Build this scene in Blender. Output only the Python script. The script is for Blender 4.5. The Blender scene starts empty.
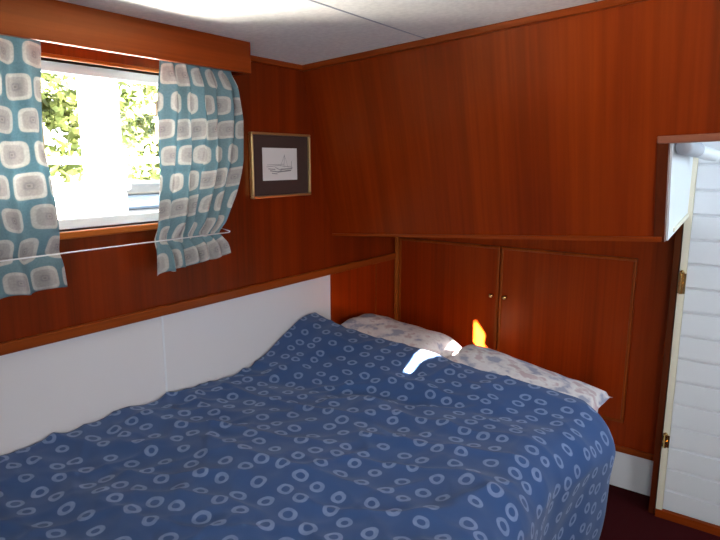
import bpy, bmesh, math, random
from mathutils import Vector, noise
C = bpy.context.scene
COL = C.collection
# ---------------------------------------------------------------- camera
YAW = math.radians(35.9); PITCH = math.radians(10.5); F = 590.0
CAM = Vector((0, 0, 1.55))
cd = bpy.data.cameras.new('camera'); co = bpy.data.objects.new('camera', cd); COL.objects.link(co)
cd.sensor_width = 36.0; cd.lens = 36.0 * F / 720.0; cd.clip_start = 0.05; cd.clip_end = 200
co.location = CAM; co.rotation_euler = (math.pi / 2 - PITCH, 0, YAW)
C.camera = co
# ---------------------------------------------------------------- world, sun, lights, exposure
w = bpy.data.worlds.new('world'); C.world = w; w.use_nodes = True
bg = w.node_tree.nodes['Background']; bg.inputs[0].default_value = (0.86, 0.93, 1.0, 1); bg.inputs[1].default_value = 4.0
SUN_DIR = Vector((-0.125, 0.97, -0.29)).normalized()
sd = bpy.data.lights.new('sun', 'SUN'); sd.energy = 190; sd.angle = math.radians(0.35); sd.color = (1, 0.93, 0.8)
so = bpy.data.objects.new('sun', sd); COL.objects.link(so)
so.rotation_euler = SUN_DIR.to_track_quat('-Z', 'Y').to_euler()
def area(name, loc, target, sx, sy, power, color=(1, 1, 1), portal=False):
    d = bpy.data.lights.new(name, 'AREA'); d.shape = 'RECTANGLE'; d.size = sx; d.size_y = sy; d.energy = power; d.color = color
    o = bpy.data.objects.new(name, d); COL.objects.link(o); o.location = loc
    o.rotation_euler = (Vector(target) - Vector(loc)).to_track_quat('-Z', 'Y').to_euler()
    if portal: d.cycles.is_portal = True
    return o
area('left_window_portal', (-1.92, 0.97, 1.59), (0, 0.97, 1.59), 0.95, 0.55, 1, portal=True)
area('rear_fill', (0.45, -1.15, 1.30), (-0.2, 2.0, 1.6), 1.0, 0.7, 16, (1.0, 0.96, 0.91))  # added lamp for assumed light from behind the camera; wall_rear has no window
area('starboard_fill', (1.21, 0.95, 1.40), (-0.9, 2.1, 1.15), 0.9, 0.55, 8, (0.97, 0.98, 1.0)).data.spread = math.radians(115)  # added fill from the right; no window is built there
area('passage_assumed_daylight', (0.55, 2.46, 1.83), (0.30, 2.60, 0.9), 0.6, 0.25, 7.5, (0.70, 0.90, 1.0))  # assumed daylight from above; added lamp under the closed passage ceiling, no hatch built
area('water_bounce_fill', (-2.26, 1.0, 1.14), (-1.45, 1.02, 2.0), 1.0, 0.34, 85, (1.0, 0.96, 0.86))  # unseen added lamp standing in for sun reflected off the water
vs = C.view_settings; vs.view_transform = 'Standard'; vs.look = 'None'; vs.gamma = 1; vs.use_curve_mapping = False
vs.exposure = 0.95

# ---------------------------------------------------------------- materials
def mat(name, color=(.5, .5, .5), rough=.5, metal=0, coat=0, spec=.5, tint=(1, 1, 1)):
    m = bpy.data.materials.new(name); m.use_nodes = True
    b = m.node_tree.nodes['Principled BSDF']
    b.inputs['Base Color'].default_value = (*color, 1); b.inputs['Roughness'].default_value = rough
    b.inputs['Metallic'].default_value = metal; b.inputs['Coat Weight'].default_value = coat
    b.inputs['Coat Roughness'].default_value = .12; b.inputs['Specular Tint'].default_value = (*tint, 1); b.inputs['Specular IOR Level'].default_value = spec
    return m, m.node_tree.nodes, m.node_tree.links, b
def ramp(n, stops):
    r = n.new('ShaderNodeValToRGB'); e = r.color_ramp.elements
    while len(e) < len(stops): e.new(0.5)
    for k, (p, c) in enumerate(stops): e[k].position = p; e[k].color = (*c, 1)
    return r
def mth(n, l, op, a, b=None, c=None, clamp=False):
    x = n.new('ShaderNodeMath'); x.operation = op; x.use_clamp = clamp
    for i, v in enumerate((a, b, c)):
        if v is None: continue
        if isinstance(v, (int, float)): x.inputs[i].default_value = v
        else: l.new(v, x.inputs[i])
    return x.outputs[0]
def wood(name, dark, mid, light, axis='z', lean=False, rough=.33, seed=0.0, coat=0):
    m, n, l, b = mat(name, mid, rough, 0, coat, .55, (1, .62, .30))
    tc = n.new('ShaderNodeTexCoord'); mp = n.new('ShaderNodeMapping')
    s = {'x': (.35, 16, 16), 'y': (16, .35, 16), 'z': (16, 16, .35)}[axis]
    if lean: s = (16, .6, .35)
    mp.inputs['Scale'].default_value = s; mp.inputs['Location'].default_value = (seed, seed * 1.7, seed * .6)
    l.new(tc.outputs['Object'], mp.inputs[0])
    a = n.new('ShaderNodeTexNoise'); a.inputs['Scale'].default_value = 1.0; a.inputs['Detail'].default_value = 6; a.inputs['Distortion'].default_value = .15
    l.new(mp.outputs[0], a.inputs['Vector'])
    a2 = n.new('ShaderNodeTexNoise'); a2.inputs['Scale'].default_value = 5.0; a2.inputs['Detail'].default_value = 5
    l.new(mp.outputs[0], a2.inputs['Vector'])
    big = n.new('ShaderNodeTexNoise'); big.inputs['Scale'].default_value = .22; big.inputs['Detail'].default_value = 2
    l.new(mp.outputs[0], big.inputs['Vector'])
    v = mth(n, l, 'MULTIPLY', a.outputs[0], .5); v = mth(n, l, 'MULTIPLY_ADD', a2.outputs[0], .3, v); v = mth(n, l, 'MULTIPLY_ADD', big.outputs[0], .2, v)
    r = ramp(n, [(.33, dark), (.5, mid), (.68, light)]); l.new(v, r.inputs[0]); l.new(r.outputs[0], b.inputs['Base Color'])
    rr = mth(n, l, 'MULTIPLY_ADD', a2.outputs[0], .18, rough - .07); l.new(rr, b.inputs['Roughness'])
    bp = n.new('ShaderNodeBump'); bp.inputs['Strength'].default_value = .04; bp.inputs['Distance'].default_value = .002
    l.new(a2.outputs[0], bp.inputs['Height']); l.new(bp.outputs[0], b.inputs['Normal'])
    return m
WD, WM, WL = (.078, .0062, .0003), (.145, .0125, .0005), (.22, .023, .0009)
M = {}
M['wood'] = wood('mahogany_vertical', WD, WM, WL, 'z')
M['wood_lean'] = wood('mahogany_bulkhead', (.125, .0105, .0004), (.20, .019, .0006), (.27, .033, .001), 'z', True, seed=1.3)
M['bead_l'] = wood('mahogany_bead', (.15, .022, .003), (.24, .042, .005), (.32, .065, .008), 'z')
M['wood2'] = wood('mahogany_locker', (.15, .0115, .0004), (.25, .022, .0006), (.33, .036, .001), 'z', seed=3.1)
M['wood_y'] = wood('mahogany_along_y', (.15, .020, .002), (.24, .036, .004), (.32, .055, .007), 'y')
M['wood_x'] = wood('mahogany_along_x', (.15, .020, .002), (.24, .036, .004), (.32, .055, .007), 'x')
M['wood_rail'] = wood('rub_rail', (.16, .026, .003), (.23, .042, .005), (.30, .065, .009), 'y')
M['bead_z'] = wood('honey_bead_z', (.24, .048, .006), (.33, .075, .010), (.42, .11, .018), 'z')
M['bead_x'] = wood('honey_bead_x', (.24, .048, .006), (.33, .075, .010), (.42, .11, .018), 'x')
M['bead_y'] = wood('honey_bead_y', (.24, .048, .006), (.33, .075, .010), (.42, .11, .018), 'y')
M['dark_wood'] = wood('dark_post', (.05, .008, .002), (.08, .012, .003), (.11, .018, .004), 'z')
M['pale_wood'] = wood('header_wood', (.22, .075, .045), (.28, .10, .06), (.34, .14, .09), 'x')
M['white'] = mat('white_paint', (.70, .74, .79), .45)[0]
M['lining'] = mat('white_lining', (.66, .66, .69), .4)[0]
M['cream'] = mat('cream_paint', (.72, .68, .55), .45)[0]
M['greyplastic'] = mat('grey_plastic', (.35, .37, .42), .5)[0]
M['brass'] = mat('brass', (.75, .50, .18), .22, 1)[0]
M['gold'] = mat('gilt', (.72, .52, .24), .3, .85)[0]
M['mount'] = mat('brown_mount', (.045, .022, .018), .7)[0]
M['paper'] = mat('paper', (.68, .66, .66), .8)[0]
M['ink'] = mat('pencil', (.26, .26, .28), .8)[0]
M['cord'] = mat('white_cord', (.85, .85, .88), .4)[0]
M['mattress'] = mat('mattress_ticking', (.65, .65, .68), .9)[0]
M['alu'] = mat('pale_frame', (.80, .82, .84), .35)[0]
# ceiling vinyl
m, n, l, b = mat('speckled_ceiling', (.6, .6, .58), .6)
tc = n.new('ShaderNodeTexCoord'); t = n.new('ShaderNodeTexNoise'); t.inputs['Scale'].default_value = 60; t.inputs['Detail'].default_value = 3
l.new(tc.outputs['Object'], t.inputs['Vector']); r = ramp(n, [(.35, (.78, .76, .72)), (.65, (.88, .86, .81))]); l.new(t.outputs[0], r.inputs[0]); l.new(r.outputs[0], b.inputs['Base Color'])
M['ceiling'] = m
# carpet
m, n, l, b = mat('red_carpet', (.05, .004, .006), .95, spec=.1)
tc = n.new('ShaderNodeTexCoord'); t = n.new('ShaderNodeTexNoise'); t.inputs['Scale'].default_value = 220
l.new(tc.outputs['Object'], t.inputs['Vector']); r = ramp(n, [(.3, (.020, .001, .002)), (.7, (.050, .003, .004))]); l.new(t.outputs[0], r.inputs[0]); l.new(r.outputs[0], b.inputs['Base Color'])
bp = n.new('ShaderNodeBump'); bp.inputs['Strength'].default_value = .5; bp.inputs['Distance'].default_value = .004; l.new(t.outputs[0], bp.inputs['Height']); l.new(bp.outputs[0], b.inputs['Normal'])
M['carpet'] = m
# duvet: printed rings on blue cotton, from the cloth's own UVs (metres)
def duvet_material():
    m, n, l, b = mat('blue_ring_cotton', (.05, .1, .3), .85, spec=.2)
    b.inputs['Sheen Weight'].default_value = .15
    uv = n.new('ShaderNodeUVMap'); uv.uv_map = 'UVMap'
    nz = n.new('ShaderNodeTexNoise'); nz.inputs['Scale'].default_value = 22; nz.inputs['Detail'].default_value = 1; l.new(uv.outputs[0], nz.inputs['Vector'])
    sub = n.new('ShaderNodeVectorMath'); sub.operation = 'SUBTRACT'; l.new(nz.outputs['Color'], sub.inputs[0]); sub.inputs[1].default_value = (.5, .5, .5)
    sc = n.new('ShaderNodeVectorMath'); sc.operation = 'MULTIPLY_ADD'; l.new(sub.outputs[0], sc.inputs[0]); sc.inputs[1].default_value = (.010, .010, 0); l.new(uv.outputs[0], sc.inputs[2])
    v = n.new('ShaderNodeTexVoronoi'); v.voronoi_dimensions = '2D'; v.feature = 'F1'; v.inputs['Scale'].default_value = 13.2; v.inputs['Randomness'].default_value = .42
    l.new(sc.outputs[0], v.inputs['Vector'])
    sep = n.new('ShaderNodeSeparateColor'); l.new(v.outputs['Color'], sep.inputs[0])
    R = mth(n, l, 'MULTIPLY_ADD', sep.outputs[0], .05, .185)
    d = mth(n, l, 'SUBTRACT', v.outputs['Distance'], R); d = mth(n, l, 'ABSOLUTE', d)
    mr = n.new('ShaderNodeMapRange'); mr.inputs['From Min'].default_value = .058; mr.inputs['From Max'].default_value = .085; mr.inputs['To Min'].default_value = 1; mr.inputs['To Max'].default_value = 0
    l.new(d, mr.inputs['Value'])
    big = n.new('ShaderNodeTexNoise'); big.inputs['Scale'].default_value = 45; l.new(uv.outputs[0], big.inputs['Vector'])
    fac = mth(n, l, 'MULTIPLY_ADD', big.outputs[0], .7, .35, True); fac = mth(n, l, 'MULTIPLY', fac, mr.outputs[0])
    mix = n.new('ShaderNodeMix'); mix.data_type = 'RGBA'; l.new(fac, mix.inputs[0])
    mix.inputs[6].default_value = (.028, .072, .200, 1); mix.inputs[7].default_value = (.19, .26, .45, 1)
    l.new(mix.outputs[2], b.inputs['Base Color'])
    return m
M['duvet'] = duvet_material()
# curtains: rounded cream and taupe medallions on duck-egg blue, from UVs (metres)
def curtain_material():
    m = bpy.data.materials.new('medallion_curtain'); m.use_nodes = True; n = m.node_tree.nodes; l = m.node_tree.links
    for x in list(n): n.remove(x)
    uv = n.new('ShaderNodeUVMap'); uv.uv_map = 'UVMap'; s = n.new('ShaderNodeSeparateXYZ'); l.new(uv.outputs[0], s.inputs[0])
    v = mth(n, l, 'MULTIPLY', s.outputs[1], 1 / .094); row = mth(n, l, 'FLOOR', v); fv = mth(n, l, 'FRACT', v)
    off = mth(n, l, 'MULTIPLY', row, .37); u = mth(n, l, 'MULTIPLY_ADD', s.outputs[0], 1 / .108, off); colu = mth(n, l, 'FLOOR', u); fu = mth(n, l, 'FRACT', u)
    cb = n.new('ShaderNodeCombineXYZ'); l.new(row, cb.inputs[0]); l.new(colu, cb.inputs[1]); wn = n.new('ShaderNodeTexWhiteNoise'); l.new(cb.outputs[0], wn.inputs[0])
    sp = n.new('ShaderNodeSeparateColor'); l.new(wn.outputs['Color'], sp.inputs[0])
    hw = mth(n, l, 'MULTIPLY_ADD', sp.outputs[0], .12, .35); hh = mth(n, l, 'MULTIPLY_ADD', sp.outputs[1], .07, .36)
    au = mth(n, l, 'ABSOLUTE', mth(n, l, 'SUBTRACT', fu, .5)); av = mth(n, l, 'ABSOLUTE', mth(n, l, 'SUBTRACT', fv, .5))
    pu = mth(n, l, 'POWER', mth(n, l, 'DIVIDE', au, hw), 4.0); pv = mth(n, l, 'POWER', mth(n, l, 'DIVIDE', av, hh), 4.0)
    rr = mth(n, l, 'POWER', mth(n, l, 'ADD', pu, pv), .25)   # 1 on the medallion's rim
    T, Wt, G = (.24, .39, .45), (.74, .73, .70), (.46, .43, .44)
    r = ramp(n, [(.0, (.30, .28, .30)), (.12, (.55, .52, .5)), (.2, (.42, .40, .42)), (.34, (.55, .53, .52)), (.68, (.58, .56, .55)), (.76, Wt), (.94, Wt), (1.0, T)])
    l.new(rr, r.inputs[0])
    nz = n.new('ShaderNodeTexNoise'); nz.inputs['Scale'].default_value = 160; l.new(uv.outputs[0], nz.inputs['Vector'])
    mx = n.new('ShaderNodeMix'); mx.data_type = 'RGBA'; mx.blend_type = 'MULTIPLY'; mx.inputs[0].default_value = .35; l.new(r.outputs[0], mx.inputs[6]); l.new(nz.outputs[0], mx.inputs[7])
    d = n.new('ShaderNodeBsdfDiffuse'); tr = n.new('ShaderNodeBsdfTranslucent'); l.new(mx.outputs[2], d.inputs[0]); l.new(mx.outputs[2], tr.inputs[0])
    ms = n.new('ShaderNodeMixShader'); ms.inputs[0].default_value = .30; l.new(d.outputs[0], ms.inputs[1]); l.new(tr.outputs[0], ms.inputs[2])
    o = n.new('ShaderNodeOutputMaterial'); l.new(ms.outputs[0], o.inputs[0])
    return m
M['curtain'] = curtain_material()
# pillowcase
m, n, l, b = mat('faded_print_pillowcase', (.6, .55, .57), .9, spec=.2)
tc = n.new('ShaderNodeTexCoord'); t = n.new('ShaderNodeTexNoise'); t.inputs['Scale'].default_value = 14; t.inputs['Detail'].default_value = 3
l.new(tc.outputs['Object'], t.inputs['Vector']); r = ramp(n, [(.38, (.35, .35, .45)), (.46, (.66, .60, .62)), (.56, (.74, .70, .70)), (.64, (.55, .42, .44))]); l.new(t.outputs[0], r.inputs[0]); l.new(r.outputs[0], b.inputs['Base Color'])
M['pillow'] = m
# glass
m = bpy.data.materials.new('window_glass'); m.use_nodes = True; n = m.node_tree.nodes; l = m.node_tree.links
for x in list(n): n.remove(x)
tr = n.new('ShaderNodeBsdfTransparent'); g = n.new('ShaderNodeBsdfGlossy'); g.inputs['Roughness'].default_value = .02; fr = n.new('ShaderNodeFresnel'); fr.inputs[0].default_value = 1.3
ms = n.new('ShaderNodeMixShader'); l.new(fr.outputs[0], ms.inputs[0]); l.new(tr.outputs[0], ms.inputs[1]); l.new(g.outputs[0], ms.inputs[2]); o = n.new('ShaderNodeOutputMaterial'); l.new(ms.outputs[0], o.inputs[0])
M['glass'] = m
def noisy(name, c1, c2, scale, rough=.8):
    m, n, l, b = mat(name, c1, rough)
    tc = n.new('ShaderNodeTexCoord'); t = n.new('ShaderNodeTexNoise'); t.inputs['Scale'].default_value = scale; t.inputs['Detail'].default_value = 4
    l.new(tc.outputs['Object'], t.inputs['Vector']); r = ramp(n, [(.35, c1), (.65, c2)]); l.new(t.outputs[0], r.inputs[0]); l.new(r.outputs[0], b.inputs['Base Color'])
    return m
M['quay'] = noisy('pale_quay', (.62, .60, .55), (.75, .72, .66), 3)
M['concrete'] = noisy('pale_concrete', (.13, .13, .16), (.17, .17, .20), 5)
M['leaf'] = noisy('leaves', (.05, .075, .014), (.14, .17, .04), 2)
M['bark'] = noisy('bark', (.10, .07, .05), (.2, .15, .11), 8)
M['hull'] = noisy('boat_hull', (.005, .006, .008), (.008, .010, .013), 2, .4)
M['boatblue'] = noisy('boat_blue', (.07, .10, .14), (.09, .12, .17), 2, .4)
M['whitebag'] = noisy('white_block', (.70, .68, .68), (.80, .78, .77), 6)

# ---------------------------------------------------------------- mesh helpers
def link(name, bm, m, parent=None, smooth=False, bevel=0):
    me = bpy.data.meshes.new(name); bmesh.ops.recalc_face_normals(bm, faces=bm.faces[:]); bm.to_mesh(me); bm.free()
    o = bpy.data.objects.new(name, me); COL.objects.link(o)
    for x in (m if isinstance(m, (list, tuple)) else [m]): me.materials.append(x)
    if smooth:
        for p in me.polygons: p.use_smooth = True
    if bevel:
        md = o.modifiers.new('bevel', 'BEVEL'); md.width = bevel; md.segments = 2; md.limit_method = 'ANGLE'
    if parent: o.parent = parent; o.matrix_parent_inverse = parent.matrix_world.inverted() if False else o.matrix_parent_inverse
    return o
def box(bm, x0, x1, y0, y1, z0, z1):
    vs = [bm.verts.new((x, y, z)) for x in (x0, x1) for y in (y0, y1) for z in (z0, z1)]
    for f in ((0, 1, 3, 2), (4, 6, 7, 5), (0, 4, 5, 1), (2, 3, 7, 6), (0, 2, 6, 4), (1, 5, 7, 3)): bm.faces.new([vs[i] for i in f])
def prism(bm, pts, off):
    """extrude the 3-D polygon pts by the vector off"""
    off = Vector(off); a = [bm.verts.new(p) for p in pts]; b = [bm.verts.new(Vector(p) + off) for p in pts]; k = len(pts)
    bm.faces.new(a); bm.faces.new(b[::-1])
    for i in range(k): bm.faces.new((a[i], b[i], b[(i + 1) % k], a[(i + 1) % k]))
def tube(bm, pts, r, seg=10, caps=True):
    pts = [Vector(p) for p in pts]; rings = []
    rs = r if isinstance(r, (list, tuple)) else [r] * len(pts)
    for i, p in enumerate(pts):
        d = (pts[min(i + 1, len(pts) - 1)] - pts[max(i - 1, 0)]).normalized()
        up = Vector((0, 0, 1)) if abs(d.z) < .9 else Vector((1, 0, 0))
        s = d.cross(up).normalized(); t = s.cross(d)
        rings.append([bm.verts.new(p + (s * math.cos(2 * math.pi * k / seg) + t * math.sin(2 * math.pi * k / seg)) * rs[i]) for k in range(seg)])
    for i in range(len(rings) - 1):
        for k in range(seg): bm.faces.new((rings[i][k], rings[i][(k + 1) % seg], rings[i + 1][(k + 1) % seg], rings[i + 1][k]))
    if caps: bm.faces.new(rings[0]); bm.faces.new(rings[-1][::-1])
def B(*boxes):
    bm = bmesh.new()
    for b in boxes: box(bm, *b)
    return bm
def thing(name, label, cat, loc=(0, 0, 0), group=None):
    o = bpy.data.objects.new(name, None); COL.objects.link(o); o.location = loc; o.empty_display_size = .1
    o['label'] = label; o['category'] = cat
    if group: o['group'] = group
    return o
def tag(o, label, cat, group=None):
    o['label'] = label; o['category'] = cat
    if group: o['group'] = group
    return o
def part(name, bm, m, root, **k):
    """geometry given in world coordinates, parented to the thing's base"""
    L = Vector(root.location); p = root.parent
    while p: L += Vector(p.location); p = p.parent
    bmesh.ops.translate(bm, verts=bm.verts[:], vec=-L)
    return link(name, bm, m, root, **k)
def struct(name, bm, m, **k):
    o = link(name, bm, m, **k); o['kind'] = 'structure'; return o

# ---------------------------------------------------------------- room
XW = -1.80; YH = 2.87; XR = 1.25; YB = -1.20; XP = -0.335      # left wall, head wall, right wall, rear wall, passage jamb
def zc(x): return 1.96 + .0615 * (x + 1.8)                       # cambered deckhead
def yp(z): return 2.05 + .273 * (1.96 - z)                       # leaning face of the overhead bulkhead
struct('floor', B((XW - .1, XR + .1, YB - .1, YH + .1, -.06, 0)), M['carpet'])
bm = bmesh.new(); prism(bm, [(XW - .1, YB - .1, zc(XW - .1)), (XR + .1, YB - .1, zc(XR + .1)), (XR + .1, YH + .1, zc(XR + .1)), (XW - .1, YH + .1, zc(XW - .1))], (0, 0, .08))
ceil = struct('ceiling', bm, M['ceiling'])
for i, x in enumerate((-1.165, -.55, .06)):
    bm = bmesh.new(); prism(bm, [(x - .003, YB, zc(x) - .0015), (x + .003, YB, zc(x) - .0015), (x + .003, 2.06, zc(x) - .0015), (x - .003, 2.06, zc(x) - .0015)], (0, 0, .003)); link('seam', bm, M['greyplastic'], ceil)
WY0, WY1, WZ0, WZ1 = .50, 1.44, 1.335, 1.845                     # window opening
t = .10
wl = struct('wall_left', B((XW - t, XW, YB, WY0, 1.0, 2.0), (XW - t, XW, WY1, YH, 1.0, 2.0), (XW - t, XW, WY0, WY1, 1.0, WZ0), (XW - t, XW, WY0, WY1, WZ1, 2.0), (XW - t, XW - .012, YB, YH, 0, 1.0)), M['wood'])
link('lining', B((XW - .012, XW, YB, 1.258, 0, 1.0), (XW - .012, XW, 1.262, 2.235, 0, 1.0)), M['lining'], wl)
link('seam', B((XW - .012, XW + .002, 1.256, 1.264, 0, 1.0)), M['white'], wl)
link('head_panel', B((XW - .012, XW + .002, 2.235, 2.63, 0, 1.0), (XW - .012, XW - .002, 2.635, YH, 0, 1.0)), M['wood2'], wl)
link('bead', B((XW - .002, XW + .006, 2.626, 2.640, 0, 1.0)), M['wood_y'], wl)
struct('trim_1', B((XW, XW + .016, YB, YH - .035, .998, 1.034)), M['wood_rail'], bevel=.005)
struct('wall_right', B((XR, XR + .08, YB, YH + .08, 0, 2.3)), M['wood'])
struct('wall_head', B((XW, XR, YH, YH + .08, 0, 2.2)), M['wood2'])
# rear wall, with a made-up leaf-shaped gap that shapes the sun patch on bed and locker
sx0 = -1.257 - SUN_DIR.x / SUN_DIR.y * (2.83 - YB); k = -SUN_DIR.z / SUN_DIR.y
zt = .715 + k * (2.83 - YB); zb = .66 + k * (2.83 - YB) - .0
bm = bmesh.new()
SLH = .262
# wall built as strips round the hole
hx0, hx1, hz0, hz1 = sx0 - .08, sx0 + .12, zt - SLH - .02, zt + .02
for bb in ((XW, hx0, 0, 2.2), (hx1, XR, 0, 2.2), (hx0, hx1, 0, hz0), (hx0, hx1, hz1, 2.2)): box(bm, bb[0], bb[1], YB - .03, YB, bb[2], bb[3])
N = 22
for i in range(N):
    z0 = zt - SLH * i / N; z1 = zt - SLH * (i + 1) / N; f = (i + .5) / N; wd = .060 * min(1, (f / .25) ** .8) * (1 - .45 * max(0, f - .3) / .7) + .055 * math.exp(-((f - .62) / .10) ** 2)
    box(bm, hx0, sx0 - .034, YB - .03, YB, z1, z0); box(bm, sx0 - .034 + wd, hx1, YB - .03, YB, z1, z0)
box(bm, hx0, hx1, YB - .03, YB, zt, hz1); box(bm, hx0, hx1, YB - .03, YB, hz0, zt - SLH)
struct('wall_rear', bm, M['wood'])

# leaning overhead bulkhead, continuing right above the passage opening
def P(x, z, d=0): return (x, yp(z) + d, z)
bm = bmesh.new()
zl, zr, zh = 1.190, 1.278, 1.615
prism(bm, [P(XW, zl), P(XP - .004, zr), P(XP - .004, zh), P(XP - .004, zc(XP)), P(XW, zc(XW))], (0, .025, .006))
prism(bm, [P(XP - .004, zh), P(XR, zh + .055), P(XR, zc(XR)), P(XP - .004, zc(XP))], (0, .025, .006))
wf = struct('wall_front', bm, M['wood_lean'])
bm = bmesh.new(); box(bm, 0, 0, 0, 0, 0, 0); bm.free()
# soffit under the overhead locker, its edge bead, and the painted side facing the passage
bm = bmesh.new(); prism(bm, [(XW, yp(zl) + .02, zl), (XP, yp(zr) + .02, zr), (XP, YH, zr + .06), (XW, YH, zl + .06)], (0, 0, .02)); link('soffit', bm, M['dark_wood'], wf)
bm = bmesh.new(); prism(bm, [P(XW, zl - .002, -.008), P(XP - .004, zr - .002, -.008), P(XP - .004, zr + .016, -.008), P(XW, zl + .008, -.008)], (0, .014, 0)); link('edge_bead', bm, M['wood_x'], wf)
bm = bmesh.new(); prism(bm, [(XP - .004, yp(zr) + .028, zr), (XP - .004, YH, zr + .06), (XP - .004, YH, 1.78), (XP - .004, yp(1.78) + .030, 1.78)], (.014, 0, 0)); link('side_panel', bm, M['white'], wf)
bm = bmesh.new(); prism(bm, [(XP + .010, yp(zr) + .12, zr + .020), (XP + .010, YH - .03, zr + .062), (XP + .010, YH - .03, zr + .078), (XP + .010, yp(zr) + .12, zr + .036)], (.006, 0, 0)); link('cream_strip', bm, M['cream'], wf)
bm = bmesh.new(); prism(bm, [P(XP - .030, zh - .012, -.014), P(XR, zh + .043, -.014), P(XR, zh + .067, -.014), P(XP - .030, zh + .012, -.014)], (0, .05, 0)); link('header_trim', bm, M['pale_wood'], wf, bevel=.004)
bm = bmesh.new(); prism(bm, [P(XP - .030, zr - .004, -.006), P(XP + .004, zr - .002, -.006), P(XP + .004, zh, -.006), P(XP - .030, zh, -.006)], (0, .03, 0)); link('jamb_edge', bm, M['dark_wood'], wf)
# passage ceiling
struct('ceiling_passage', B((XP + .01, XR, 2.13, YH, 1.86, 1.90)), M['white'])
# cornice mouldings
bm = bmesh.new(); prism(bm, [P(XW, zc(XW) - .024, -.016), P(XR, zc(XR) - .024, -.016), P(XR, zc(XR), -.016), P(XW, zc(XW), -.016)], (0, .02, 0)); struct('trim_2', bm, M['wood_x'], bevel=.005)
struct('trim_3', B((XW, XW + .014, 1.585, 2.05, 1.938, 1.962)), M['wood_y'], bevel=.004)

# ---------------------------------------------------------------- window
win = struct('window_1', B((XW - .085, XW - .045, WY0, WY0 + .03, WZ0, WZ1), (XW - .085, XW - .045, WY1 - .03, WY1, WZ0, WZ1), (XW - .085, XW - .045, WY0 + .03, WY1 - .03, WZ0, WZ0 + .032), (XW - .085, XW - .045, WY0 + .03, WY1 - .03, WZ1 - .03, WZ1)), M['alu'], bevel=.003)
link('glass', B((XW - .067, XW - .063, WY0 + .03, WY1 - .03, WZ0 + .032, WZ1 - .03)), M['glass'], win)
link('window_sill', B((XW - .045, XW + .022, WY0 - .03, WY1 + .03, WZ0 - .022, WZ0)), M['bead_y'], win, bevel=.004)
link('window_head', B((XW - .045, XW + .012, WY0 - .03, WY1 + .03, WZ1, WZ1 + .012)), M['bead_y'], win, bevel=.003)

# pelmet
pel = thing('pelmet', 'long varnished wooden pelmet box above the window, covering the curtain tops', 'pelmet', (XW, 0, 1.86))
bm = bmesh.new(); prism(bm, [(-1.65, YB + .02, 1.86), (-1.63, YB + .02, 1.86), (-1.63, YB + .02, zc(-1.63) - .001), (-1.65, YB + .02, zc(-1.65) - .001)], (0, 1.58 - YB - .02, 0)); part('front_board', bm, M['wood_y'], pel, bevel=.003)
bm = bmesh.new(); prism(bm, [(XW + .001, 1.562, 1.86), (-1.65, 1.562, 1.86), (-1.65, 1.562, zc(-1.65) - .001), (XW + .001, 1.562, zc(XW) - .001)], (0, .018, 0)); part('end_board', bm, M['wood'], pel)

# ---------------------------------------------------------------- curtains
def lerp(tab, z):
    for (a, va), (b, vb) in zip(tab, tab[1:]):
        if a >= z >= b:
            f = (a - z) / (a - b) if a != b else 0; f = f * f * (3 - 2 * f) if False else f
            return va + (vb - va) * f
    return tab[-1][1] if z < tab[-1][0] else tab[0][1]
def curtain(name, left, right, hem_l, hem_r, folds, seed, label, uvw):
    bm = bmesh.new(); uvl = bm.loops.layers.uv.new('UVMap'); NU, NV = 150, 70; g = []
    for j in range(NV + 1):
        row = []
        for i in range(NU + 1):
            s = i / NU; hem = hem_l + (hem_r - hem_l) * s + .006 * math.sin(s * folds * 6.28 + seed); z = 1.895 + (hem - 1.895) * j / NV
            y = lerp(left, z) + (lerp(right, z) - lerp(left, z)) * s
            pin = math.exp(-((z - 1.287) / .030) ** 2); top = min(1, max(0, (1.90 - z) / .10))
            fl = max(0, (1.26 - z) / .09)
            am = (.016 * (.35 + .65 * top) * (1 - .55 * pin)) * (1 + .5 * fl)
            ph = s * folds * 2 * math.pi + seed + .9 * noise.noise(Vector((s * 4, z * 2.0, seed))) + .7 * math.sin(s * 5 + seed)
            x = -1.712 + am * math.sin(ph) + .010 * noise.noise(Vector((s * 6, z * 7, seed + 9))) + .012 * (1 - pin) * top - .006 * pin
            y += .006 * math.sin(ph * .5 + z * 9) * top
            row.append(bm.verts.new((x, y, z)))
        g.append(row)
    for j in range(NV):
        for i in range(NU):
            f = bm.faces.new((g[j][i], g[j][i + 1], g[j + 1][i + 1], g[j + 1][i]))
            for lp, (a, b) in zip(f.loops, ((i, j), (i + 1, j), (i + 1, j + 1), (i, j + 1))): lp[uvl].uv = (a / NU * uvw + seed, 1.9 - b / NV * .76)
    o = link(name, bm, M['curtain'], smooth=True); md = o.modifiers.new('cloth', 'SOLIDIFY'); md.thickness = .0015
    return tag(o, label, 'curtain', 'curtains at the window')
curtain('curtain', [(1.9, .40), (1.0, .40)], [(1.9, .872), (1.6, .855), (1.34, .868), (1.287, .868), (1.17, .885), (1.1, .885)], 1.170, 1.185, 4.5, 1.3, 'pale blue medallion print curtain hanging left of the window opening, cut off by the frame', .62)
curtain('curtain', [(1.9, 1.252), (1.6, 1.225), (1.287, 1.190), (1.1, 1.190)], [(1.9, 1.545), (1.86, 1.548), (1.82, 1.572), (1.70, 1.585), (1.55, 1.572), (1.42, 1.530), (1.30, 1.475), (1.287, 1.470), (1.25, 1.49), (1.1, 1.515)], 1.170, 1.205, 5.5, 4.1, 'pale blue medallion print curtain between window and framed picture, gathered by the cord', .56)
bm = bmesh.new(); tube(bm, [(-1.682, .15, 1.287), (-1.682, 1.49, 1.287)], .0022, 8); tube(bm, [(-1.682, 1.49, 1.287), (-1.70, 1.51, 1.288), (XW, 1.545, 1.292)], .0022, 8)
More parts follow.
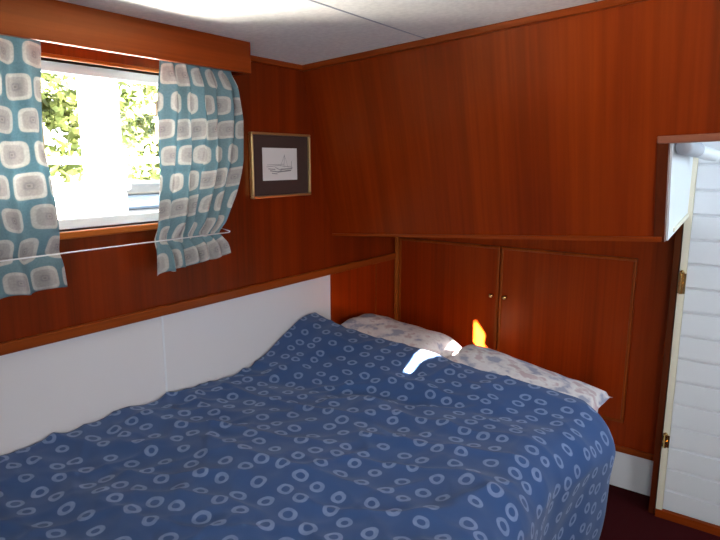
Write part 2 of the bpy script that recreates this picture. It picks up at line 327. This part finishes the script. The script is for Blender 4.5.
tag(link('white_cord', bm, M['cord'], smooth=True), 'thin white cord stretched across the lower part of both curtains', 'cord')

# ---------------------------------------------------------------- picture
pc = thing('framed_picture', 'small framed pencil sketch of boats with dark brown mount on the wood wall', 'picture', (XW, 1.895, 1.53))
y0, y1, z0, z1 = 1.713, 2.078, 1.395, 1.665; fw = .010
bm = bmesh.new()
for (ya, yb, za, zb_) in ((y0, y1, z1 - fw, z1), (y0, y1, z0, z0 + fw), (y0, y0 + fw, z0 + fw, z1 - fw), (y1 - fw, y1, z0 + fw, z1 - fw)): box(bm, XW + .001, XW + .022, ya, yb, za, zb_)
part('frame', bm, M['gold'], pc, bevel=.004)
part('mount', B((XW + .001, XW + .010, y0 + fw, y1 - fw, z0 + fw, z1 - fw)), M['mount'], pc)
py0, py1, pz0, pz1 = y0 + .068, y1 - .085, z0 + .072, z1 - .062
pr = part('print', B((XW + .010, XW + .0115, py0, py1, pz0, pz1)), M['paper'], pc)
bm = bmesh.new(); X = XW + .0122
def stroke(a, b, r=.0011): 
    (ya, za), (yb, zb2) = a, b
    tube(bm, [(X, py0 + ya * (py1 - py0), pz0 + za * (pz1 - pz0)), (X, py0 + yb * (py1 - py0), pz0 + zb2 * (pz1 - pz0))], r, 5)
for a, b, r in [((.10, .42), (.45, .46), .0012), ((.45, .46), (.86, .40), .0012), ((.2, .30), (.42, .26), .0022), ((.42, .26), (.80, .30), .0028), ((.50, .34), (.84, .36), .0024), ((.12, .48), (.60, .50), .0010), ((.60, .40), (.62, .80), .0009), ((.62, .78), (.72, .42), .0006), ((.62, .78), (.50, .44), .0006), ((.82, .36), (.83, .60), .0008), ((.25, .22), (.4, .20), .0018), ((.15, .36), (.34, .34), .0018), ((.35, .40), (.52, .30), .0015)]: stroke(a, b, r)
bmesh.ops.translate(bm, verts=bm.verts[:], vec=-Vector(pc.location)); link('sketch', bm, M['ink'], pr)

# ---------------------------------------------------------------- lockers behind the bed head
lk = thing('built_in_locker', 'low varnished wooden locker with two doors behind the bed head', 'cupboard', (-1.16, 2.86, 0))
YF = 2.845
bm = bmesh.new(); prism(bm, [(XW + .002, YF, .19), (-.362, YF, .19), (-.362, YF, zr + .058), (XW + .002, YF, zl + .058)], (0, .024, 0)); part('face_panel', bm, M['wood2'], lk)
part('plinth', B((XW + .002, -.362, YF + .004, YH - .001, 0, .19)), M['white'], lk)
part('bottom_rail', B((-.75, -.362, YF - .012, YF, .185, .215)), M['wood_x'], lk, bevel=.003)
part('corner_bead', B((XW + .004, XW + .026, YF - .030, YF, .2, 1.236)), M['bead_z'], lk, bevel=.006)
dz0, dz1 = .335, 1.120
for nm, xa, xb, kx, seed in (('left', XW + .028, -1.166, -1.200, 0), ('right', -1.160, -.520, -1.126, 1)):
    d = part('door', B((xa, xb, YF - .014, YF - .001, dz0, dz1)), M['wood2'], lk)
    w_ = .014; bm = bmesh.new()
    for q in ((xa, xb, dz1 - w_, dz1), (xa, xb, dz0, dz0 + w_), (xa, xa + w_, dz0 + w_, dz1 - w_), (xb - w_, xb, dz0 + w_, dz1 - w_)): box(bm, q[0], q[1], YF - .019, YF - .013, q[2], q[3])
    bmesh.ops.translate(bm, verts=bm.verts[:], vec=-Vector(lk.location)); link('edge_bead', bm, M['bead_l'], d, bevel=.003)
    bm = bmesh.new(); pts = [(0, .0), (0, .006), (0, .012), (0, .018), (0, .024), (0, .028)]; rad = [.010, .005, .005, .011, .012, .006]
    tube(bm, [(kx, YF - .014 - a[1], .862) for a in pts], rad, 16); bmesh.ops.translate(bm, verts=bm.verts[:], vec=-Vector(lk.location)); link('knob', bm, M['brass'], d, smooth=True)
struct('trim_4', B((-.362, -.338, 2.705, YH, 0, zr + .058)), M['dark_wood'])

# ---------------------------------------------------------------- white planked door beyond the opening
dr = struct('door_1', B((-.334, XR - .02, 2.712, 2.738, .035, 1.80)), M['white'])
zz = .035; bm = bmesh.new()
while zz < 1.79:
    prism(bm, [(-.306, 2.712, zz + .003), (-.306, 2.700, zz + .008), (-.306, 2.700, zz + .093), (-.306, 2.712, zz + .098)], (XR - .02 + .306, 0, 0)); zz += .100
link('planking', bm, M['white'], dr)
link('edge_stile', B((-.334, -.308, 2.694, 2.712, .035, 1.80)), M['cream'], dr, bevel=.002)
link('sill', B((-.334, XR, 2.690, 2.745, 0, .034)), M['wood_x'], dr)
def hinge(z, h):
    bm = bmesh.new(); tube(bm, [(-.322, 2.686, z - h / 2), (-.322, 2.686, z + h / 2)], .0065, 12)
    tube(bm, [(-.322, 2.686, z + h / 2), (-.322, 2.686, z + h / 2 + .006), (-.322, 2.686, z + h / 2 + .014)], [.009, .010, .003], 12)
    tube(bm, [(-.322, 2.686, z - .004), (-.322, 2.686, z + .004)], .010, 12)
    box(bm, -.334, -.306, 2.690, 2.694, z - h / 2, z + h / 2)
    link('hinge', bm, M['brass'], dr, smooth=False)
hinge(1.055, .085); hinge(.36, .055)
# fitting above the door
ft = thing('passage_fitting', 'small rounded white and grey fitting high beside the white planked door', 'fitting', (-.28, 2.6, 1.62))
bm = bmesh.new(); tube(bm, [(XP + .040, 2.20, 1.595), (XP + .040, 2.215, 1.595), (XP + .040, 2.50, 1.590), (XP + .040, 2.52, 1.590)], [.020, .028, .028, .022], 20); part('base', bm, M['greyplastic'], ft, smooth=True)
bm = bmesh.new(); tube(bm, [(-.300, 2.50, 1.590), (-.285, 2.54, 1.582), (-.255, 2.57, 1.572), (-.232, 2.58, 1.566), (-.224, 2.58, 1.564)], [.022, .024, .024, .020, .008], 16); part('arm', bm, M['white'], ft, smooth=True)

# ---------------------------------------------------------------- bed
bed = thing('bed', 'double bed built against the white lining under the blue ring duvet', 'bed', (-1.15, 1.5, 0))
part('base', B((XW + .014, -.60, .16, 2.80, 0, .30)), M['white'], bed)
part('mattress', B((XW + .014, -.58, .18, 2.62, .30, .53)), M['mattress'], bed, bevel=.04)

def ss(a, b, x):
    f = max(0, min(1, (x - a) / (b - a))); return f * f * (3 - 2 * f)
def ridge(x):
    tab = [(-1.80, .835), (-1.70, .812), (-1.49, .772), (-1.18, .742), (-.85, .722), (-.553, .700), (-.40, .66)]
    for (a, va), (b, vb) in zip(tab, tab[1:]):
        if x <= b: return va + (vb - va) * max(0, (x - a)) / (b - a)
    return tab[-1][1]
def crease(p, ang, sc, seed, sharp=1.0):
    """soft ridged folds running along direction ang"""
    c, s = math.cos(ang), math.sin(ang); u = p[0] * c + p[1] * s; v = -p[0] * s + p[1] * c
    q = noise.noise(Vector((u * sc * .35, v * sc, seed)))
    return (1 - abs(q) * 2.2) ** 2 if abs(q) < .45 else 0
def duvet_z(x, y):
    z = .676 + .022 * math.exp(-((y - 1.1) / .28) ** 2) * ss(-1.35, -1.8, x)
    y_s = 1.64 + .20 * ss(-1.8, -.6, x)
    f = ss(y_s, 2.06, y); z += (ridge(x) - .676) * f
    z -= .020 * math.exp(-((y - y_s - .0) / .055) ** 2) * ss(-1.9, -1.3, x) * ss(-.5, -1.0, x)
    z += .022 * noise.noise(Vector((x * 2.3, y * 2.3, 4.2))) * (1 - .5 * f)
    z += .011 * crease((x, y), .45, 6.5, 2.0) * (1 - .6 * f) + .009 * crease((x, y), -.55, 7.5, 7.0) * (1 - .3 * f) + .006 * crease((x, y), 1.2, 10, 5.5) + .012 * crease((x, y), .15, 5.2, 11.5) * ss(.3, .9, y) * (1 - .5 * f)
    z += .004 * noise.noise(Vector((x * 14, y * 14, 1.2)))
    return z
def duvet():
    bm = bmesh.new(); uvl = bm.loops.layers.uv.new('UVMap'); NU, NV = 230, 250; g = []; 
    W = 1.37; DROP = .58; R = .13; y_end = 2.150; y_beg = .12
    for j in range(NV + 1):
        v = j / NV; row = []
        for i in range(NU + 1):
            sL = (W + DROP) * i / NU; y = y_beg + (y_end - y_beg) * v
            xe = -.455 + .02 * math.sin(y * 7) - .055 * ss(1.98, 2.17, y) ** 2 + .045 * ss(1.5, 2.05, y)       # rounded corner at the head
            xw = XW + .012; Wd = xe - R - xw                               # flat length
            a = sL
            if a <= Wd: x = xw + a; dz = 0; th = 0
            else:
                th = min((a - Wd) / R, math.pi / 2 * .93); x = xe - R + R * math.sin(th); dz = -R * (1 - math.cos(th))
                rest = a - Wd - th * R
                if rest > 0: dz -= rest * .995; x += rest * -.10
            side = ss(Wd, Wd + R, a)
            zt_ = duvet_z(min(x, xe), y)
            if side > 0: x += side * (.020 * math.sin(y * 13 + 1.5 * math.sin(y * 5)) * ss(0, .3, -dz) + .010 * noise.noise(Vector((y * 9, dz * 5, 3))))
            z = zt_ + dz
            # head edge rolls down behind the ridge
            e = ss(.972, 1.0, v); z -= .035 * e
            if v < .03: z -= .1 * (1 - v / .03)
            row.append(bm.verts.new((x, y + .012 * math.sin(x * 9) * ss(.6, 1, v), z)))
        g.append(row)
    for j in range(NV):
        for i in range(NU):
            f = bm.faces.new((g[j][i], g[j][i + 1], g[j + 1][i + 1], g[j + 1][i]))
            for lp, (a, b) in zip(f.loops, ((i, j), (i + 1, j), (i + 1, j + 1), (i, j + 1))):
                sl = (W + DROP) * a / NU; vv = (y_end - y_beg) * b / NV
                vv += .12 * ss(.75, .95, b / NV)
                lp[uvl].uv = (sl, vv)
    o = link('duvet', bm, M['duvet'], smooth=True); md = o.modifiers.new('cloth', 'SOLIDIFY'); md.thickness = .02; md.offset = -1
    return tag(o, 'rumpled blue duvet printed with pale rings, spread over the bed', 'duvet')
duvet()

def pillow(cx, cy, L, Wd, zl_, zr_, seed, label):
    """zl_/zr_ top height at the two ends; flanged pillowcase"""
    bm = bmesh.new(); NU, NV = 64, 36
    def surf(sgn):
        g = []
        for j in range(NV + 1):
            row = []
            for i in range(NU + 1):
                u = i / NU * 2 - 1; v = j / NV * 2 - 1
                px = u * (1 - .05 * (1 - v * v) * 0 + .035 * v * v * abs(u)); py = v * (1 + .05 * u * u * abs(v))
                cu = min(1, abs(u) / .965); cv = min(1, abs(v) / .90)
                h = ((1 - cu ** 8) * (1 - cv ** 2.4)) ** .6 if cu < 1 and cv < 1 else 0
                x = cx + px * L / 2; y = cy + py * Wd / 2
                top = zl_ + (zr_ - zl_) * (u + 1) / 2; base = .535; mid = base + (top - base) * .52
                z = mid + sgn * (top - base) * .5 * h
                z += .008 * noise.noise(Vector((x * 12, y * 12, seed))) + (.012 * noise.noise(Vector((x * 8, y * 3, seed + 5))) if h == 0 else 0)
                if h == 0: z -= .02 * (1 if cv >= 1 else .6)
                row.append(bm.verts.new((x, y, max(z, .538))))
            g.append(row)
        return g
    a = surf(1); b = surf(-1)
    for g in (a, b):
        for j in range(NV):
            for i in range(NU): bm.faces.new((g[j][i], g[j][i + 1], g[j + 1][i + 1], g[j + 1][i]))
    bmesh.ops.remove_doubles(bm, verts=bm.verts[:], dist=.0004)
    o = link('pillow', bm, M['pillow'], smooth=True)
    return tag(o, label, 'pillow', 'pillows at the bed head')
pillow(-1.508, 2.36, .56, .46, .785, .728, 2, 'faded floral pillow in the left corner, mostly tucked under the duvet edge')
pillow(-.862, 2.35, .655, .44, .735, .612, 6, 'pale pillow on the right below the locker doors, its corner sticking out past the duvet')

# ---------------------------------------------------------------- outside the window
def ray(px, py, dist):
    r = px - 360; u = 270 - py; cp, sp = math.cos(PITCH), math.sin(PITCH)
    up = u * cp - F * sp; fw = F * cp + u * sp; cy, sy = math.cos(YAW), math.sin(YAW)
    h = Vector((-sy * fw + cy * r, cy * fw + sy * r, up)); return CAM + h * (dist / Vector((h.x, h.y, 0)).length)
bm = B((-60, -1.98, -40, 60, .20, .30)); struct('ground', bm, M['quay'])
struct('bounce_deck', B((-3.1, -1.905, -4.0, 6.0, .90, .98)), M['white'])  # added below the sightline to bounce sun up onto the ceiling
def at(px, dist): p = ray(px, 161, dist); return p.x, p.y
# pillar
x, y = at(103, 5.0); q = thing('quay_pillar', 'tall pale concrete pillar standing outside the window', 'pillar', (x, y, .30))
part('shaft', B((x - .13, x + .13, y - .10, y + .10, .3, 3.2)), M['concrete'], q, bevel=.02); part('foot', B((x - .2, x + .2, y - .17, y + .17, .3, .42)), M['concrete'], q, bevel=.02)
# low wall / block
x, y = at(84, 4.2); q = bmesh.new(); box(q, x - .15, x + .15, y - .20, y + .20, .3, 1.36); box(q, x - .17, x + .17, y - .22, y + .22, 1.36, 1.41)
tag(link('quay_block', q, M['whitebag'], bevel=.02), 'pale grey block on the quay beneath the rail outside', 'block')
# rail
ra, rb = at(20, 4.8), at(200, 5.6); q = thing('railing', 'white metal railing on the quay outside the window', 'railing', (ra[0], ra[1], .3))
bm = bmesh.new(); tube(bm, [(ra[0], ra[1], 1.55), (rb[0], rb[1], 1.56)], .028, 10); part('top_rail', bm, M['alu'], q, smooth=True)
for f in (0.02, .5, .98):
    bm = bmesh.new(); X_, Y_ = ra[0] + (rb[0] - ra[0]) * f, ra[1] + (rb[1] - ra[1]) * f; tube(bm, [(X_, Y_, .3), (X_, Y_, 1.55)], .02, 8); part('post', bm, M['alu'], q, smooth=True)
# boat
x, y = at(150, 9.0); q = thing('moored_boat', 'dark hulled boat with pale blue cabin moored beyond the railing', 'boat', (x, y, .3))
def hullpts(s, z): return [(x + s * a, y + b_, z) for a, b_ in ((-.7, -1.6), (.7, -1.6), (.75, .8), (0, 2.0), (-.75, .8))]
bm = bmesh.new(); lo = [bm.verts.new(p) for p in hullpts(.9, .62)]; hi = [bm.verts.new(p) for p in hullpts(1, .92)]
bm.faces.new(lo); bm.faces.new(hi)
for i in range(5): bm.faces.new((lo[i], lo[(i + 1) % 5], hi[(i + 1) % 5], hi[i]))
part('hull', bm, M['hull'], q); part('lower_hull', B((x - .6, x + .6, y - 1.4, y + 1.0, .30, .66)), M['whitebag'], q, bevel=.04); part('cabin', B((x - .5, x + .5, y - 1.3, y + .9, .92, 1.12)), M['boatblue'], q, bevel=.04); part('cabin_roof', B((x - .55, x + .55, y - 1.4, y + 1.0, 1.12, 1.26)), M['hull'], q, bevel=.03)
# trees
def tree(px, dist, h, r, seed, label):
    x, y = at(px, dist); rnd = random.Random(seed); q = thing('tree', label, 'tree', (x, y, .3), 'trees beyond the quay')
    bm = bmesh.new(); tube(bm, [(x, y, .3), (x + .05, y, .3 + h * .4), (x - .05, y + .1, .3 + h * .8)], [.14, .10, .05], 8); part('trunk', bm, M['bark'], q, smooth=True)
    bm = bmesh.new()
    cl = [Vector((x + rnd.uniform(-r, r) * .7, y + rnd.uniform(-r, r) * .7, .3 + h * rnd.uniform(.25, 1))) for _ in range(16)]
    for _ in range(2600):
        c = rnd.choice(cl); d = Vector((rnd.gauss(0, 1), rnd.gauss(0, 1), rnd.gauss(0, 1))).normalized() * r * .42 * rnd.random() ** .4; p = c + d
        a = Vector((rnd.gauss(0, 1), rnd.gauss(0, 1), rnd.gauss(0, 1))).normalized(); b_ = a.cross(Vector((rnd.gauss(0, 1), rnd.gauss(0, 1), rnd.gauss(0, 1)))).normalized(); s = rnd.uniform(.09, .17)
        bm.faces.new([bm.verts.new(p + a * s), bm.verts.new(p + b_ * s * .5), bm.verts.new(p - a * s), bm.verts.new(p - b_ * s * .5)])
    part('foliage', bm, M['leaf'], q)
tree(40, 13.5, 4.0, 1.1, 1, 'leafy tree outside seen left of the pale pillar')
tree(160, 13.5, 4.0, 1.1, 2, 'leafy tree outside seen right of the pale pillar')
tree(176, 19, 2.4, 1.6, 3, 'low bush outside furthest right, behind the boat')
